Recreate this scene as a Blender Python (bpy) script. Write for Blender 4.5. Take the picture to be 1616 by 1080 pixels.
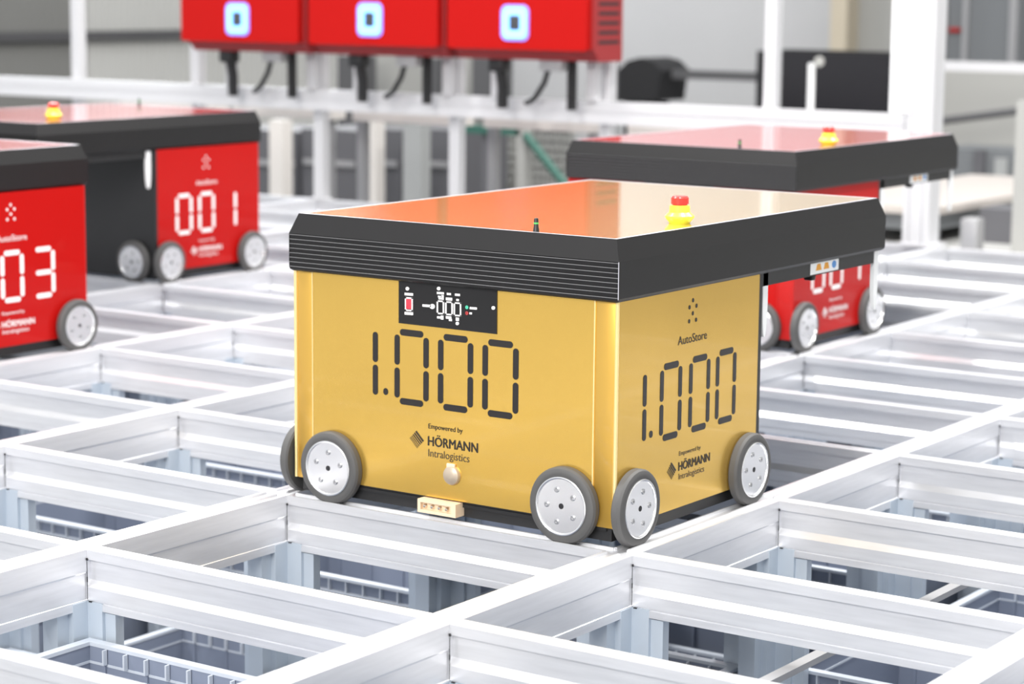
import bpy, bmesh, math, random
from mathutils import Vector, Matrix

# ------------------------------------------------------------------ reset
for o in list(bpy.data.objects):
    bpy.data.objects.remove(o, do_unlink=True)
scene = bpy.context.scene
col = scene.collection
PI = math.pi

# ------------------------------------------------------------------ camera
# metres; X runs along the short robot front (to the right), Y away from the camera, Z up.
# Z = 0 lies just under the lip of the rails (rail top = 0.016)
FPX, YAW, PITCH, ROLL = 3587.18, -0.6073, 0.1543, -0.0090
CAM = Vector((1.8124, -2.9429, 0.8885))
_cy, _sy, _cp, _sp = math.cos(YAW), math.sin(YAW), math.cos(PITCH), math.sin(PITCH)
FWD = Vector((_cp * _sy, _cp * _cy, -_sp))
_r0 = Vector((_cy, -_sy, 0)); _d0 = FWD.cross(_r0)
RGT = math.cos(ROLL) * _r0 + math.sin(ROLL) * _d0
DWN = -math.sin(ROLL) * _r0 + math.cos(ROLL) * _d0
cam_data = bpy.data.cameras.new('camera')
cam = bpy.data.objects.new('camera', cam_data); col.objects.link(cam)
cam.matrix_world = Matrix(((RGT.x, -DWN.x, -FWD.x, CAM.x), (RGT.y, -DWN.y, -FWD.y, CAM.y),
                           (RGT.z, -DWN.z, -FWD.z, CAM.z), (0, 0, 0, 1)))
cam_data.sensor_fit = 'HORIZONTAL'; cam_data.sensor_width = 36.0
cam_data.lens = FPX * 36.0 / 1616.0
cam_data.clip_start = 0.05; cam_data.clip_end = 200
cam_data.dof.use_dof = True
cam_data.dof.focus_distance = 3.55
cam_data.dof.aperture_fstop = 4.6
scene.camera = cam


def un(px, py, axis, val):
    """point where the ray through photo pixel (px, py) meets the plane axis = val"""
    d = RGT * ((px - 808) / FPX) + DWN * ((py - 540) / FPX) + FWD
    t = (val - CAM[axis]) / d[axis]
    return CAM + d * t


# ------------------------------------------------------------------ light
world = bpy.data.worlds.new('hall_light'); scene.world = world
world.use_nodes = True
_bg = world.node_tree.nodes['Background']
_bg.inputs[0].default_value = (0.93, 0.96, 1.0, 1)
_bg.inputs[1].default_value = 0.60


def area(name, loc, target, size, size_y, power, color=(1, 1, 1)):
    l = bpy.data.lights.new(name, 'AREA'); l.shape = 'RECTANGLE'
    l.size, l.size_y, l.energy, l.color = size, size_y, power, color
    o = bpy.data.objects.new(name, l); col.objects.link(o)
    o.location = loc
    o.rotation_euler = (Vector(target) - Vector(loc)).to_track_quat('-Z', 'Y').to_euler()
    return o


# ceiling light rows of the hall, and an area light added behind the camera for the front faces
for k, (x, y) in enumerate(((-3.4, -1.0), (-3.4, 3.4), (0.6, 0.6), (0.6, 5.0), (-7.4, 8.0), (-7.4, 12.0), (-3.4, 10.0), (0.6, 10.0))):
    area('ceiling_light_row', (x, y, 5.2), (x, y, 0), 0.5, 3.6, 235 if y < 6 else 20, (1.0, 0.98, 0.95))
area('camera_side_fill', (1.0, -8.5, 4.2), (-0.6, 1.0, 0.1), 6.0, 2.6, 640, (1.0, 0.97, 0.93))

vs = scene.view_settings
vs.view_transform = 'Standard'
vs.look = 'None'
vs.exposure = 0.56
vs.gamma = 1.0
vs.use_curve_mapping = False

# ------------------------------------------------------------------ materials
MATS = {}


def mat(name, color, metallic=0.0, rough=0.5, coat=0.0, coat_rough=0.05, emit=None, estr=0.0, spec=0.5,
        noise=0.0, nscale=20.0, rvar=0.0, stretch=None, aniso=0.0, bump=0.0, alpha=1.0, coat_ior=1.5):
    m = bpy.data.materials.new(name); m.use_nodes = True
    nt = m.node_tree; b = nt.nodes['Principled BSDF']
    b.inputs['Base Color'].default_value = (*color, 1)
    b.inputs['Metallic'].default_value = metallic
    b.inputs['Roughness'].default_value = rough
    b.inputs['Coat Weight'].default_value = coat
    b.inputs['Coat Roughness'].default_value = coat_rough
    b.inputs['Coat IOR'].default_value = coat_ior
    b.inputs['Specular IOR Level'].default_value = spec
    b.inputs['Anisotropic'].default_value = aniso
    if emit:
        b.inputs['Emission Color'].default_value = (*emit, 1)
        b.inputs['Emission Strength'].default_value = estr
    if noise or rvar or bump:
        tc = nt.nodes.new('ShaderNodeTexCoord'); mp = nt.nodes.new('ShaderNodeMapping')
        nt.links.new(tc.outputs['Object'], mp.inputs['Vector'])
        if stretch: mp.inputs['Scale'].default_value = stretch
        n = nt.nodes.new('ShaderNodeTexNoise'); n.inputs['Scale'].default_value = nscale
        n.inputs['Detail'].default_value = 5
        nt.links.new(mp.outputs[0], n.inputs['Vector'])
        if noise:
            mx = nt.nodes.new('ShaderNodeMix'); mx.data_type = 'RGBA'
            mx.inputs[6].default_value = (*[c * (1 - noise) for c in color], 1)
            mx.inputs[7].default_value = (*[min(1, c * (1 + noise)) for c in color], 1)
            nt.links.new(n.outputs[0], mx.inputs[0]); nt.links.new(mx.outputs[2], b.inputs['Base Color'])
        if rvar:
            mr = nt.nodes.new('ShaderNodeMapRange')
            mr.inputs[3].default_value = max(0.02, rough - rvar); mr.inputs[4].default_value = rough + rvar
            nt.links.new(n.outputs[0], mr.inputs[0]); nt.links.new(mr.outputs[0], b.inputs['Roughness'])
        if bump:
            bp = nt.nodes.new('ShaderNodeBump'); bp.inputs['Strength'].default_value = bump
            bp.inputs['Distance'].default_value = 0.002
            nt.links.new(n.outputs[0], bp.inputs['Height']); nt.links.new(bp.outputs[0], b.inputs['Normal'])
    MATS[name] = m
    return m


mat('rail_alu', (0.81, 0.815, 0.84), metallic=0.65, rough=0.36, noise=0.10, nscale=9, rvar=0.08, stretch=(1, 1, 14))
mat('column_alu', (0.52, 0.58, 0.65), metallic=0.35, rough=0.45, noise=0.12, nscale=8, rvar=0.06)
mat('fence_alu', (0.66, 0.66, 0.68), metallic=0.3, rough=0.38)
mat('gold_top', (0.80, 0.50, 0.14), metallic=0.75, rough=0.26, coat=1.0, coat_rough=0.02, coat_ior=1.9)
mat('red_top', (0.44, 0.008, 0.007), rough=0.42, coat=1.0, coat_rough=0.03, coat_ior=1.9)
mat('gold', (0.79, 0.50, 0.105), metallic=0.82, rough=0.27, coat=0.32, coat_rough=0.03, noise=0.07, nscale=5)
mat('gold_trim', (0.76, 0.45, 0.08), metallic=0.8, rough=0.33, coat=0.6, coat_rough=0.08)
mat('gold_edge', (0.95, 0.76, 0.36), metallic=0.6, rough=0.3)
mat('red', (0.44, 0.005, 0.004), rough=0.42, spec=0.1, coat=0.2, coat_rough=0.04, noise=0.05, nscale=5)
mat('red_trim', (0.50, 0.008, 0.006), rough=0.42, spec=0.3, coat=0.3, coat_rough=0.1)
mat('black_metal', (0.011, 0.0105, 0.011), rough=0.40, spec=0.36, noise=0.06, nscale=30)
mat('black_plastic', (0.012, 0.012, 0.013), rough=0.42)
mat('rib_edge', (0.20, 0.20, 0.205), rough=0.4)  # lighter grey: light caught by the rib ledges, put into the colour
mat('rim_alu', (0.52, 0.51, 0.56), metallic=0.4, rough=0.3)
mat('rubber', (0.082, 0.081, 0.081), rough=0.62, noise=0.1, nscale=40)
mat('hub_alu', (0.84, 0.84, 0.85), metallic=0.9, rough=0.24, noise=0.06, nscale=30)
mat('screw', (0.55, 0.55, 0.56), metallic=0.9, rough=0.25)
mat('hole_dark', (0.015, 0.015, 0.018), rough=0.6)
mat('print_dark', (0.018, 0.016, 0.016), rough=0.35, spec=0.35, coat=0.1, coat_rough=0.05)
mat('print_thin', (0.06, 0.045, 0.03), rough=0.35)
mat('print_white', (0.90, 0.88, 0.88), rough=0.4)
mat('white_plastic', (0.86, 0.87, 0.88), rough=0.35)
mat('estop_yellow', (0.74, 0.78, 0.06), rough=0.35, coat=0.3)
mat('estop_red', (0.78, 0.03, 0.02), rough=0.35, coat=0.4)
mat('switch_red', (0.72, 0.02, 0.04), rough=0.3, emit=(1.0, 0.08, 0.10), estr=0.35)
mat('green_band', (0.10, 0.55, 0.12), rough=0.4)
mat('led_green', (0.1, 0.6, 0.4), rough=0.4)
mat('led_red', (0.45, 0.05, 0.05), rough=0.4)
mat('cream_plastic', (0.80, 0.62, 0.44), rough=0.4, noise=0.06, nscale=60)
mat('knob_beige', (0.55, 0.46, 0.36), metallic=0.5, rough=0.35)
mat('pin_chrome', (0.85, 0.80, 0.72), metallic=1.0, rough=0.15)
mat('orange_print', (0.75, 0.33, 0.03), rough=0.5)
mat('blue_print', (0.10, 0.28, 0.62), rough=0.5)
mat('bin_grey', (0.20, 0.23, 0.30), rough=0.45, noise=0.06, nscale=6)
mat('bin_rim', (0.50, 0.54, 0.60), rough=0.42)
mat('charger_red', (0.38, 0.004, 0.003), rough=0.5, spec=0.1, coat=0.08, coat_rough=0.2)
mat('charger_under', (0.28, 0.02, 0.022), rough=0.5)
mat('ring_light', (0.3, 0.5, 0.9), emit=(0.10, 0.42, 1.0), estr=1.25)
mat('ring_halo', (0.2, 0.3, 0.9), emit=(0.16, 0.14, 0.95), estr=0.6)
mat('glint_pane', (0.8, 0.8, 0.8), emit=(0.95, 0.97, 1.0), estr=9.0)  # glowing pane of the added window, for glints on the left rails
mat('sensor_dark', (0.05, 0.05, 0.055), rough=0.4)
mat('wall_white', (0.58, 0.58, 0.56), rough=0.6, noise=0.04, nscale=2)
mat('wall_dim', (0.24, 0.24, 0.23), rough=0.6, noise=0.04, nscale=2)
mat('wall_grey', (0.44, 0.44, 0.445), rough=0.7, noise=0.04, nscale=1.5)
mat('beam_dark', (0.09, 0.09, 0.095), rough=0.6)
mat('black_cloth', (0.016, 0.016, 0.018), rough=0.8)
mat('screen_black', (0.016, 0.015, 0.018), rough=0.25)
mat('beige_paint', (0.50, 0.44, 0.34), rough=0.6)
mat('tray_beige', (0.66, 0.63, 0.60), rough=0.5)
mat('cabinet_dark', (0.105, 0.105, 0.115), rough=0.55, noise=0.12, nscale=3)
mat('steel_mid', (0.36, 0.36, 0.37), metallic=0.3, rough=0.45)
mat('steel_green', (0.03, 0.11, 0.085), rough=0.5)
mat('mesh_grey', (0.33, 0.34, 0.34), rough=0.5)
mat('concrete', (0.22, 0.22, 0.22), rough=0.8, noise=0.15, nscale=2)
mat('table_white', (0.50, 0.46, 0.43), rough=0.4)
mat('blue_sack', (0.03, 0.10, 0.55), rough=0.5)
mat('panel_pale', (0.36, 0.36, 0.345), rough=0.6)
mat('machine_grey', (0.16, 0.17, 0.18), rough=0.5)
mat('platform_grey', (0.36, 0.36, 0.35), rough=0.7, noise=0.1, nscale=6)


# ------------------------------------------------------------------ mesh helpers
class MB:
    """collects shapes, all points given in metres; origin is subtracted on build"""
    def __init__(s): s.v = []; s.f = []

    def add(s, vs, fs):
        b = len(s.v); s.v += [tuple(p) for p in vs]; s.f += [tuple(i + b for i in f) for f in fs]; return s

    def box(s, x0, x1, y0, y1, z0, z1):
        v = [(x, y, z) for z in (z0, z1) for x, y in ((x0, y0), (x1, y0), (x1, y1), (x0, y1))]
        return s.add(v, [(3, 2, 1, 0), (4, 5, 6, 7), (0, 1, 5, 4), (1, 2, 6, 5), (2, 3, 7, 6), (3, 0, 4, 7)])

    def rbox(s, x0, x1, y0, y1, z0, z1, r=0.003, seg=2):
        bm = bmesh.new(); bmesh.ops.create_cube(bm, size=1)
        for v in bm.verts:
            v.co = ((x0 + x1) / 2 + v.co.x * (x1 - x0), (y0 + y1) / 2 + v.co.y * (y1 - y0), (z0 + z1) / 2 + v.co.z * (z1 - z0))
        bmesh.ops.bevel(bm, geom=bm.edges[:], offset=r, segments=seg, profile=0.5, affect='EDGES')
        bm.verts.index_update()
        s.add([v.co[:] for v in bm.verts], [[v.index for v in f.verts] for f in bm.faces]); bm.free(); return s

    def prism(s, poly, a, b, axis):
        """poly = 2D outline; axis 0: (y,z) swept in x, axis 1: (x,z) swept in y, axis 2: (x,y) swept in z"""
        def P(p, t):
            return (t, p[0], p[1]) if axis == 0 else ((p[0], t, p[1]) if axis == 1 else (p[0], p[1], t))
        n = len(poly)
        v = [P(p, a) for p in poly] + [P(p, b) for p in poly]
        f = [(i, (i + 1) % n, n + (i + 1) % n, n + i) for i in range(n)] + [tuple(range(n))[::-1], tuple(range(n, 2 * n))]
        return s.add(v, f)

    def lathe(s, prof, seg=32, M=None, close=True):
        """prof = [(radius, height)] about local Z, placed by matrix M"""
        v, f = [], []
        for r, h in prof:
            for k in range(seg):
                a = 2 * PI * k / seg
                p = Vector((r * math.cos(a), r * math.sin(a), h))
                v.append((M @ p)[:] if M else p[:])
        for i in range(len(prof) - 1):
            for k in range(seg):
                k2 = (k + 1) % seg
                f.append((i * seg + k, i * seg + k2, (i + 1) * seg + k2, (i + 1) * seg + k))
        if close:
            f.append(tuple(range(seg))[::-1]); f.append(tuple((len(prof) - 1) * seg + k for k in range(seg)))
        return s.add(v, f)

    def tube(s, pts, r, seg=10):
        pts = [Vector(p) for p in pts]
        v, f = [], []
        for i, p in enumerate(pts):
            t = (pts[min(i + 1, len(pts) - 1)] - pts[max(i - 1, 0)]).normalized()
            u = t.cross(Vector((0, 0, 1)))
            if u.length < 1e-3: u = Vector((1, 0, 0))
            u.normalize(); w = t.cross(u)
            for k in range(seg):
                a = 2 * PI * k / seg
                v.append((p + (u * math.cos(a) + w * math.sin(a)) * r)[:])
        for i in range(len(pts) - 1):
            for k in range(seg):
                k2 = (k + 1) % seg
                f.append((i * seg + k, i * seg + k2, (i + 1) * seg + k2, (i + 1) * seg + k))
        f.append(tuple(range(seg))[::-1]); f.append(tuple((len(pts) - 1) * seg + k for k in range(seg)))
        return s.add(v, f)

    def flat(s, pts2, frame):
        """thin printed outline: pts2 in the plane given by frame=(origin,u,v,n); a 0.3 mm slab"""
        o, u, w, n = frame
        nn = len(pts2)
        lo = [o + u * a + w * b for a, b in pts2]
        v = [p[:] for p in lo] + [(p + n * 0.0004)[:] for p in lo]
        f = [tuple(range(nn, 2 * nn))] + [(i, (i + 1) % nn, nn + (i + 1) % nn, nn + i) for i in range(nn)]
        return s.add(v, f)

    def mesh(s, name, m, origin=(0, 0, 0), smooth=35):
        me = bpy.data.meshes.new(name)
        ox, oy, oz = origin
        me.from_pydata([(x - ox, y - oy, z - oz) for x, y, z in s.v], [], s.f)
        bm = bmesh.new(); bm.from_mesh(me); bmesh.ops.recalc_face_normals(bm, faces=bm.faces[:]); bm.to_mesh(me); bm.free()
        if smooth:
            for p in me.polygons: p.use_smooth = True
            me.set_sharp_from_angle(angle=math.radians(smooth))
        me.materials.append(MATS[m]); me.update()
        return me

    def build(s, name, m, parent=None, origin=(0, 0, 0), smooth=35):
        o = bpy.data.objects.new(name, s.mesh(name, m, origin, smooth)); col.objects.link(o)
        if parent: o.parent = parent
        return o


def tag(o, label, cat, group=None):
    o['label'] = label; o['category'] = cat
    if group: o['group'] = group
    return o


def thing(name, label, cat, loc, rz=0, group=None):
    o = bpy.data.objects.new(name, None); col.objects.link(o)
    o.empty_display_size = 0.05
    o.location = loc; o.rotation_euler = (0, 0, rz)
    return tag(o, label, cat, group)


def link_mesh(name, me, parent, loc=(0, 0, 0), rz=0):
    o = bpy.data.objects.new(name, me); col.objects.link(o)
    o.parent = parent; o.location = loc; o.rotation_euler = (0, 0, rz)
    return o


def struct(o):
    o['kind'] = 'structure'; return o


TEXT_CACHE = {}


def text_shape(s, bold=0.0):
    key = (s, bold)
    if key in TEXT_CACHE: return TEXT_CACHE[key]
    cu = bpy.data.curves.new('lettering', 'FONT'); cu.body = s; cu.size = 1.0; cu.offset = bold
    cu.resolution_u = 3
    ob = bpy.data.objects.new('lettering', cu); col.objects.link(ob)
    bpy.context.view_layer.update()
    dg = bpy.context.evaluated_depsgraph_get()
    me = ob.evaluated_get(dg).to_mesh()
    v = [(p.co.x, p.co.y) for p in me.vertices]; f = [tuple(p.vertices) for p in me.polygons]
    ob.evaluated_get(dg).to_mesh_clear()
    bpy.data.objects.remove(ob, do_unlink=True); bpy.data.curves.remove(cu)
    TEXT_CACHE[key] = (v, f)
    return v, f


def put_text(mb, s, frame, x0, x1, base, height, bold=0.0):
    """write s from x0 to x1 with its baseline at base; height = height of a capital; bold: stroke growth in ems"""
    v, f = text_shape(s)
    a0 = min(p[0] for p in v); a1 = max(p[0] for p in v)
    sx = (x1 - x0) / (a1 - a0); sy = height / 0.73
    o, u, w, n = frame
    for k, (dx, dy) in enumerate(((0, 0), (bold, 0), (-bold, 0), (0, bold * 0.6), (0, -bold * 0.6)) if bold else ((0, 0),)):
        mb.add([(o + u * (x0 + (p[0] - a0 + dx) * sx) + w * (base + (p[1] + dy) * sy) + n * (0.0004 + k * 0.00003))[:] for p in v], f)


def capsule(cx, cz, lx, lz):
    """outline of a rounded bar, lx by lz"""
    r = min(lx, lz) / 2; pts = []
    for k in range(16):
        a = 2 * PI * k / 16 + PI / 16
        ox = (lx / 2 - r) * (1 if math.cos(a) > 0 else -1); oz = (lz / 2 - r) * (1 if math.sin(a) > 0 else -1)
        pts.append((cx + ox + r * math.cos(a), cz + oz + r * math.sin(a)))
    return pts


SEGS = {'0': 'abcdef', '1': 'bc', '3': 'abcdg', '7': 'abc'}


def digit(mb, ch, cx, cz, hw, hh, t, frame):
    """seven-segment digit; hw/hh: half distances between bar centre lines"""
    L = hh - t * 0.55
    S = {'a': capsule(cx, cz + hh, hw * 2 - t * 1.05, t), 'd': capsule(cx, cz - hh, hw * 2 - t * 1.05, t), 'g': capsule(cx, cz, hw * 2 - t * 1.05, t),
         'b': capsule(cx + hw, cz + hh * 0.478, t, L - t * 0.1), 'c': capsule(cx + hw, cz - hh * 0.478, t, L - t * 0.1),
         'f': capsule(cx - hw, cz + hh * 0.478, t, L - t * 0.1), 'e': capsule(cx - hw, cz - hh * 0.478, t, L - t * 0.1)}
    for s in SEGS[ch]: mb.flat(S[s], frame)


def logo_stripes(mb, cx, cz, r, frame):
    """diamond of bars that grow thinner towards the lower left"""
    q = math.sqrt(0.5)
    du = Vector((q, -q)); dv = Vector((-q, -q))          # along a bar / across the bars
    top = Vector((cx, cz + r)); side = r * math.sqrt(2)
    t = 0.0
    for w, g in ((0.15, 0.07), (0.12, 0.08), (0.09, 0.09), (0.06, 0.09), (0.045, 0.08), (0.03, 0.0)):
        a = top + dv * (t * side); b = a + dv * (w * side)
        mb.flat([tuple(a), tuple(a + du * side), tuple(b + du * side), tuple(b)], frame)
        t += w + g


# ------------------------------------------------------------------ rail grid
PX, PY = 0.705, 0.480          # cell pitch
WV, WU = 0.052, 0.030          # width of the double (V) and single (U) rails
ZT, ZG, ZB = 0.016, 0.0115, -0.079
I0, I1, J0, J1 = -9, 2, -3, 9
grid = thing('rail_grid', 'aluminium rail grid of rectangular cells that the robots drive on', 'rail grid', (0, 0, ZB))


def u_profile():               # (y, z)
    left = [(0, ZT), (0, 0.0005), (0.0035, 0.002), (0.008, 0.0), (0.008, -0.033), (0, -0.044), (0, -0.0645), (0.0025, -0.0655), (0.0025, -0.067), (0, -0.068), (0, ZB)]
    top = [(0.0042, ZT), (0.0046, ZG), (WU - 0.0046, ZG), (WU - 0.0042, ZT)]
    right = [(WU - y, z) for y, z in left]
    return left[::-1] + top + right[:]


def v_profile():               # (x, z), x from -WV to 0
    r = [(0, ZT), (0, -0.0195), (-0.0018, -0.0225), (-0.0018, -0.0640), (-0.0006, -0.0648), (-0.0006, ZB)]
    l = [(-WV - x, z) for x, z in r]
    top = [(-WV + 0.004, ZT), (-WV + 0.0044, ZG), (-0.0282, ZG), (-0.0278, ZT), (-0.0242, ZT), (-0.0238, ZG), (-0.0044, ZG), (-0.004, ZT)]
    return l[::-1] + top + r[:]


u_mesh = MB().prism(u_profile(), 0, PX - WV, 0).mesh('cross_rail', 'rail_alu', (0, 0, ZB), smooth=None)
v_mesh = MB().prism(v_profile(), WU, PY, 1).mesh('long_rail', 'rail_alu', (0, 0, ZB), smooth=None)
nd = MB().box(-WV, 0, 0, WU, -0.066, ZG)
for x in (-WV + 0.002, -0.026, -0.002):       # chamfered stubs of the ridges
    nd.box(x - 0.0016, x + 0.0016, 0.0, 0.003, ZG, ZT - 0.001); nd.box(x - 0.0016, x + 0.0016, WU - 0.003, WU, ZG, ZT - 0.001)
nd_mesh = nd.mesh('rail_joint', 'rail_alu', (0, 0, ZB), smooth=None)
cm = MB()
cm.box(-WV - 0.032, 0.032, -0.0006, WU + 0.0006, -2.45, -0.0665).box(-WV - 0.0006, 0.0006, -0.032, WU + 0.032, -2.45, -0.0665)
cm.box(-WV - 0.054, 0.054, 0.006, WU - 0.006, -2.45, -0.082).box(-WV + 0.010, -0.010, -0.056, WU + 0.056, -2.45, -0.082)
cm_mesh = cm.mesh('column', 'column_alu', (0, 0, ZB), smooth=None)
seam = MB().box(-0.0006, 0.0008, -0.0008, 0.0006, -0.036, -0.028).box(-0.0004, 0.0004, -0.0005, 0.0004, -0.064, 0.0)
seam.box(-0.001, 0.0022, -0.0018, 0.001, -0.001, 0.0026).box(-0.008, -0.005, -0.002, 0.001, -0.0675, -0.0645).box(0.004, 0.010, -0.002, 0.001, -0.0675, -0.066)
seam_mesh = seam.mesh('joint_gap', 'hole_dark', (0, 0, ZB), smooth=None)


def wanted(i, j):
    """cells in or near the view: the wedge the camera looks along, widened by two cells each side"""
    p = Vector((i * PX, j * PY, 0)) - CAM
    d = p.dot(FWD); lat = p.dot(RGT)
    return d > 2.2 and abs(lat) < 0.2253 * d + 0.95


for i in range(I0, I1 + 1):
    for j in range(J0, J1 + 1):
        if not wanted(i, j): continue
        if j == J1 and i > -2: continue
        link_mesh('rail_joint', nd_mesh, grid, (i * PX, j * PY, 0))
        link_mesh('cross_rail', u_mesh, grid, (i * PX, j * PY, 0))
        if j < J1:
            link_mesh('long_rail', v_mesh, grid, (i * PX, j * PY, 0))
        link_mesh('column', cm_mesh, grid, (i * PX, j * PY, 0))
        if j < 5: link_mesh('joint_gap', seam_mesh, grid, (i * PX, j * PY, 0))

# ------------------------------------------------------------------ hall shell
XW, YW, ZF = -11.0, 14.0, -2.45
struct(MB().box(-14, 12, -9, YW + 0.2, ZF - 0.2, ZF).build('floor', 'concrete', smooth=None))
# left wall: corrugated sheet, a darker grey bay and a white bay
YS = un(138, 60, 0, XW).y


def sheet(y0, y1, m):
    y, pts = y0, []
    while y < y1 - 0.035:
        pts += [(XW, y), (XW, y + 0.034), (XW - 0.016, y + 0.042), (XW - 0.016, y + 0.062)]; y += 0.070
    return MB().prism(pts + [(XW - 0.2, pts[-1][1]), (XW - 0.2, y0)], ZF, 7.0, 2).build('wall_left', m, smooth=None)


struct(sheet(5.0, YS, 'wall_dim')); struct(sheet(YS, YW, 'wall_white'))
struct(MB().box(XW - 0.2, 6, YW, YW + 0.2, ZF, 7.0).build('wall_back', 'wall_grey', smooth=None))
struct(MB().box(6.0, 6.2, -9, YW, ZF, 7.0).build('wall_right', 'wall_white', smooth=None))
# unseen window band added in the left wall: glowing panes give the rails glints
wf = MB(); WY0, WY1, WZ0, WZ1 = 8.6, 13.0, 1.7, 3.3
wf.box(XW, XW + 0.06, WY0 - 0.08, WY1 + 0.08, WZ0 - 0.08, WZ0).box(XW, XW + 0.06, WY0 - 0.08, WY1 + 0.08, WZ1, WZ1 + 0.08)
for k in range(5):
    yy = WY0 + k * (WY1 - WY0) / 4
    wf.box(XW, XW + 0.06, yy - 0.04, yy + 0.04, WZ0, WZ1)
win = struct(wf.build('added_window', 'fence_alu', smooth=None))
for k in range(4):
    yy = WY0 + k * (WY1 - WY0) / 4
    MB().box(XW + 0.01, XW + 0.02, yy + 0.04, yy + (WY1 - WY0) / 4 - 0.04, WZ0, WZ1).build('pane', 'glint_pane', win, smooth=None)

# ------------------------------------------------------------------ robots
RO = (-0.3785, 0.2550, ZG)                 # middle of the robot body on its cell
BX0, BX1, BY0, BY1 = -0.705, -0.046, 0.022, 0.484
LX0, LX1, LY0, LY1 = -0.7035, -0.039, 0.008, 0.947
ZL0, ZL1, ZL2 = 0.409, 0.473, 0.507        # lid: lower edge, chamfer, top
WR = 0.063
X_, Y_, Z_ = Vector((1, 0, 0)), Vector((0, 1, 0)), Vector((0, 0, 1))
F_FRONT = (Vector((0, BY0 - 0.0002, 0)), X_, Z_, -Y_)          # u = world x, v = z
F_RIGHT = (Vector((BX1 + 0.0002, 0, 0)), Y_, Z_, X_)           # u = world y
F_LEFT = (Vector((BX0 - 0.0002, 2 * RO[1], 0)), -Y_, Z_, -X_)  # mirror of the right side


def wheel_meshes():
    w = 0.019
    t = MB().lathe([(0.0475, 0.001), (0.050, 0.0), (0.0565, 0.0), (0.0605, 0.0018), (WR, 0.006), (WR, w - 0.003), (0.060, w), (0.040, w)], 56, None, False)
    tyre = t.mesh('wheel', 'rubber', smooth=28)
    h = MB().lathe([(0.0478, 0.012), (0.0478, -0.0006), (0.0462, -0.0012), (0.0448, -0.0006), (0.0440, 0.0014), (0.0300, 0.0017), (0.0045, 0.0017), (0.0045, 0.006)], 56, None, False)
    hub = h.mesh('hub', 'hub_alu', smooth=28)
    c = MB().lathe([(0.0046, 0.0013), (0.0030, 0.0011), (0.0030, 0.006)], 16)
    cap = c.mesh('axle_hole', 'hole_dark', smooth=28)
    b = MB().lathe([(0.0046, 0.0018), (0.0046, 0.0006), (0.0036, 0.0), (0.0020, 0.0), (0.0018, 0.0012), (0.0002, 0.0012)], 16)
    bolt = b.mesh('bolt', 'screw', smooth=28)
    return tyre, hub, cap, bolt


WHEEL = wheel_meshes()


def add_wheel(root, p, normal, spin):
    """normal: direction the hub faces"""
    # local -Z of the wheel meshes is the hub face
    q = normal.to_track_quat('-Z', 'Y')
    tyre = bpy.data.objects.new('wheel', WHEEL[0]); col.objects.link(tyre); tyre.parent = root
    tyre.location = p; tyre.rotation_euler = q.to_euler()
    for nm, me in (('hub', WHEEL[1]), ('axle_hole', WHEEL[2])):
        o = bpy.data.objects.new(nm, me); col.objects.link(o); o.parent = tyre
    for k in range(5):
        a = spin + 2 * PI * k / 5
        o = bpy.data.objects.new('bolt', WHEEL[3]); col.objects.link(o); o.parent = tyre
        o.location = (0.0275 * math.cos(a), 0.0275 * math.sin(a), 0)


def lid_side(prof, side):
    """one mitred side of the lid; prof = [(inset, z)]"""
    v, f = [], []
    for d, z in prof:
        x0, x1, y0, y1 = LX0 + d, LX1 - d, LY0 + d, LY1 - d
        a, b = {'front': ((x0, y0), (x1, y0)), 'back': ((x1, y1), (x0, y1)), 'right': ((x1, y0), (x1, y1)), 'left': ((x0, y1), (x0, y0))}[side]
        v += [(*a, z), (*b, z)]
    for k in range(len(prof) - 1):
        f.append((2 * k, 2 * k + 1, 2 * k + 3, 2 * k + 2))
    return MB().add(v, f)


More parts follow.
